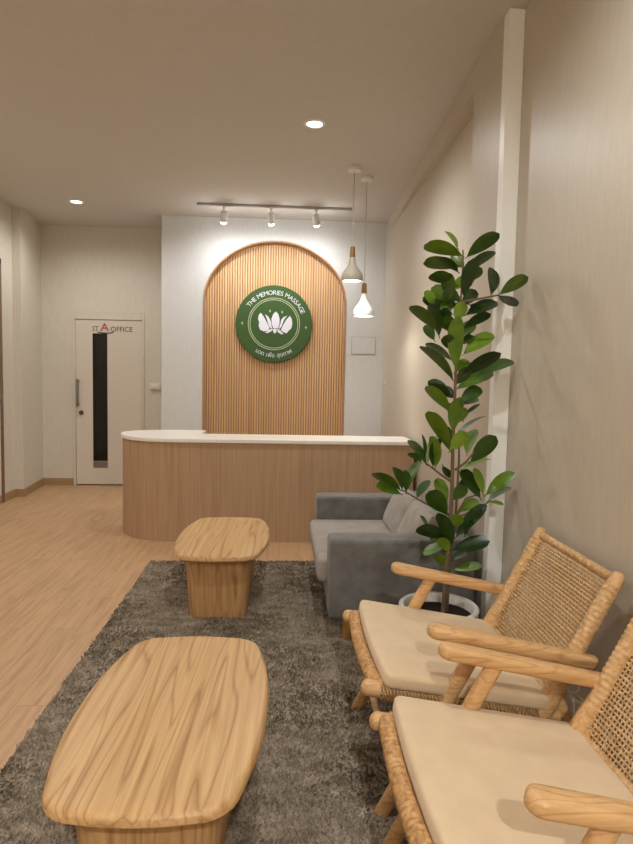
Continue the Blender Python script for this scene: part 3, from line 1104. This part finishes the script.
# base px, tip px, apparent width px, depth offset
LEAVES = [
    (457.5, 248, 445, 231, 5, 0), (462, 256, 424, 245, 14, -.02), (467, 257, 499.5, 233.5, 14, -.04), (468, 272, 494, 251, 11, .03), (460, 267, 423, 264, 13, .04),
    (458, 272, 439, 258, 9, -.03), (456, 285, 430, 275, 13, -.05), (464, 297, 474, 258, 13, -.03), (491, 294, 492, 268, 12, .02), (500, 294, 530, 277, 13, -.02),
    (499, 296, 531, 307, 8, .03), (457, 300, 431, 288, 15, .02), (452, 314, 423, 297, 14, .05), (437, 331, 410, 306, 12, -.05), (439, 336, 430, 303, 12, -.02),
    (434, 340, 425, 325, 10, .03), (456, 321, 464, 302, 13, -.06), (466, 315, 497, 302, 13, .04), (464, 328, 491, 314, 10, -.02), (463, 337, 473, 331, 4, .03),
    (456, 369, 458, 316, 16, -.06), (450, 300, 446, 272, 14, -.04), (453, 290, 470, 277, 12, .06), (464, 354, 493, 334, 15, .02), (460, 378, 501, 353, 13, -.04),
    (478, 376, 516, 361, 12, .02), (453, 380, 420, 346, 10, -.02), (451, 360, 426, 343, 9, .04), (452, 320, 440, 310, 12, -.05), (457, 389, 493, 372, 13, .05),
    (450, 394, 428, 381, 11, .03), (450, 412, 426, 386, 12, -.03), (453, 432, 460, 397, 14, -.05), (460, 402, 481, 388, 14, .02), (464, 416, 480, 404, 4, .0),
    (450, 451, 428, 411, 15, -.02), (456, 437, 486, 416, 4, .02), (450, 451, 467, 432, 14, -.05), (471, 462, 496, 436, 17, -.03), (467, 454, 475, 429, 12, .03),
    (462, 470, 491, 459, 6, .02), (480, 498, 461, 469, 14, .03), (483, 494, 474, 468, 9, .05), (486, 495, 515, 473, 13, .0), (488, 501, 516, 487, 7, .02),
    (490, 502, 504, 505, 4, -.02), (435, 467, 433, 436, 12, -.02), (426, 464, 408, 440, 9, .0), (427, 463, 436, 436, 9, .03), (433, 466, 440, 438, 10, -.03),
    (421, 462, 409, 453, 7, -.03), (424, 458, 422, 434, 4, .02), (400, 490, 373, 473, 10, -.02), (401, 494, 376, 487, 10, -.04), (402, 489, 395, 467, 10, .0),
    (407, 490, 420, 461, 10, .02), (417, 498, 429, 480, 9, .0), (406, 492, 405, 470, 9, .03), (447, 514, 429, 491, 19, -.04), (452, 545, 439, 513, 14, -.06),
    (448, 540, 417, 528, 14, -.05), (428, 529, 420, 515, 4, .0), (456, 537, 487, 505, 13, -.03), (453, 550, 490, 541, 15, -.05), (465, 535, 471, 520, 8, -.06),
    (454, 570, 482, 566, 9, .0), (448, 567, 436, 555, 10, -.03), (446, 546, 423, 553, 10, .02), (446, 505, 437, 478, 13, .02), (460, 512, 478, 500, 12, .02),
    (448, 530, 430, 540, 11, .04), (455, 345, 474, 336, 10, .06), (461, 312, 449, 293, 14, .05), (455, 372, 468, 360, 11, .06), (472, 284, 478, 268, 9, .05),
    (462, 420, 447, 404, 11, .05), (443, 466, 449, 478, 8, .02), (466, 475, 462, 495, 10, .04), (433, 306, 427, 290, 10, .04), (445, 318, 447, 300, 13, .02),
    (464, 268, 452, 254, 11, .05), (466, 280, 482, 268, 12, -.05), (460, 300, 444, 290, 13, -.03), (462, 306, 476, 290, 13, .04), (458, 330, 442, 318, 13, -.03),
    (459, 338, 474, 322, 13, .03), (457, 352, 444, 336, 13, -.05), (456, 384, 470, 368, 12, -.04), (455, 398, 442, 388, 11, .04), (454, 424, 466, 408, 12, -.04),
    (453, 444, 442, 426, 12, .03), (452, 500, 466, 486, 13, -.04), (450, 526, 462, 516, 12, -.05), (449, 552, 440, 538, 11, -.06),
    (470, 305, 486, 312, 11, .05), (456, 405, 478, 398, 10, .06), (452, 560, 466, 552, 8, .02),
]
lr = random.Random(11)
for (bx, by, tx, ty, wpx, dy) in LEAVES:
    Yb_ = PY+dy*.5
    B0 = at_y(bx, by, Yb_)
    plen = math.hypot(tx-bx, ty-by)*PY/F_PX
    dep = lr.choice((-1, 1))*lr.uniform(.15, .55)*plen if dy == 0 else math.copysign(lr.uniform(.25, .6)*plen, dy)
    T0 = at_y(tx, ty, Yb_+dep)
    ax = (T0-B0)
    L = ax.length
    ax.normalize()
    view = ((B0+T0)/2-CAMLOC).normalized()
    side = ax.cross(view).normalized()
    nrm0 = side.cross(ax).normalized()
    wm = wpx*PY/F_PX
    wt = max(.052, min(.080, L*.52))
    tilt = math.acos(min(1, wm/wt)) if wm < wt else lr.uniform(-.25, .25)
    wt = max(wt, wm)
    # rotate so the upper surface shows
    cand = []
    for sg in (1, -1):
        sd = (side*math.cos(tilt*sg)+nrm0*math.sin(tilt*sg)).normalized()
        nn = sd.cross(ax)
        if nn.z < 0: nn = -nn
        cand.append((nn.z-.15*abs(nn.dot(view)), sd, nn))
    cand.sort(key=lambda c_: -c_[0])
    _, sd, nn = cand[0]
    NS = 12
    V, Fc = [], []
    droop = lr.uniform(.02, .10)*L
    fold = lr.uniform(.10, .22)
    for i in range(NS+1):
        s_ = i/NS
        wprof = math.sin(PI/2*s_/.6)**.85 if s_ < .6 else math.sqrt(max(0, 1-((s_-.6)/.4)**2.3))
        wprof = max(wprof, .03)
        ctr = B0+ax*(L*s_)+nn*(droop*4*(s_*(1-s_))*.6)
        for q in (-1, -.5, 0, .5, 1):
            V.append(ctr+sd*(q*wt/2*wprof)+nn*(fold*abs(q)*wt/2*wprof))
    mxx, mxy = max(p.x for p in V), max(p.y for p in V)
    sh = Vector((min(0, 1.092-mxx), min(0, 2.855-mxy) if mxx > 1.0 else 0, 0))
    V = [p+sh*min(1, (p-B0).length/L) for p in V]
    for i in range(NS):
        for k in range(4):
            Fc.append((i*5+k, i*5+k+1, i*5+6+k, i*5+5+k))
    mbx = MB().add(V, Fc)
    mbx.tube([B0-ax*.012, B0+ax*.02], .0022, 5)
    child(mbx, 'leaf', M_LEAF, pl, smooth=60, fix=False)
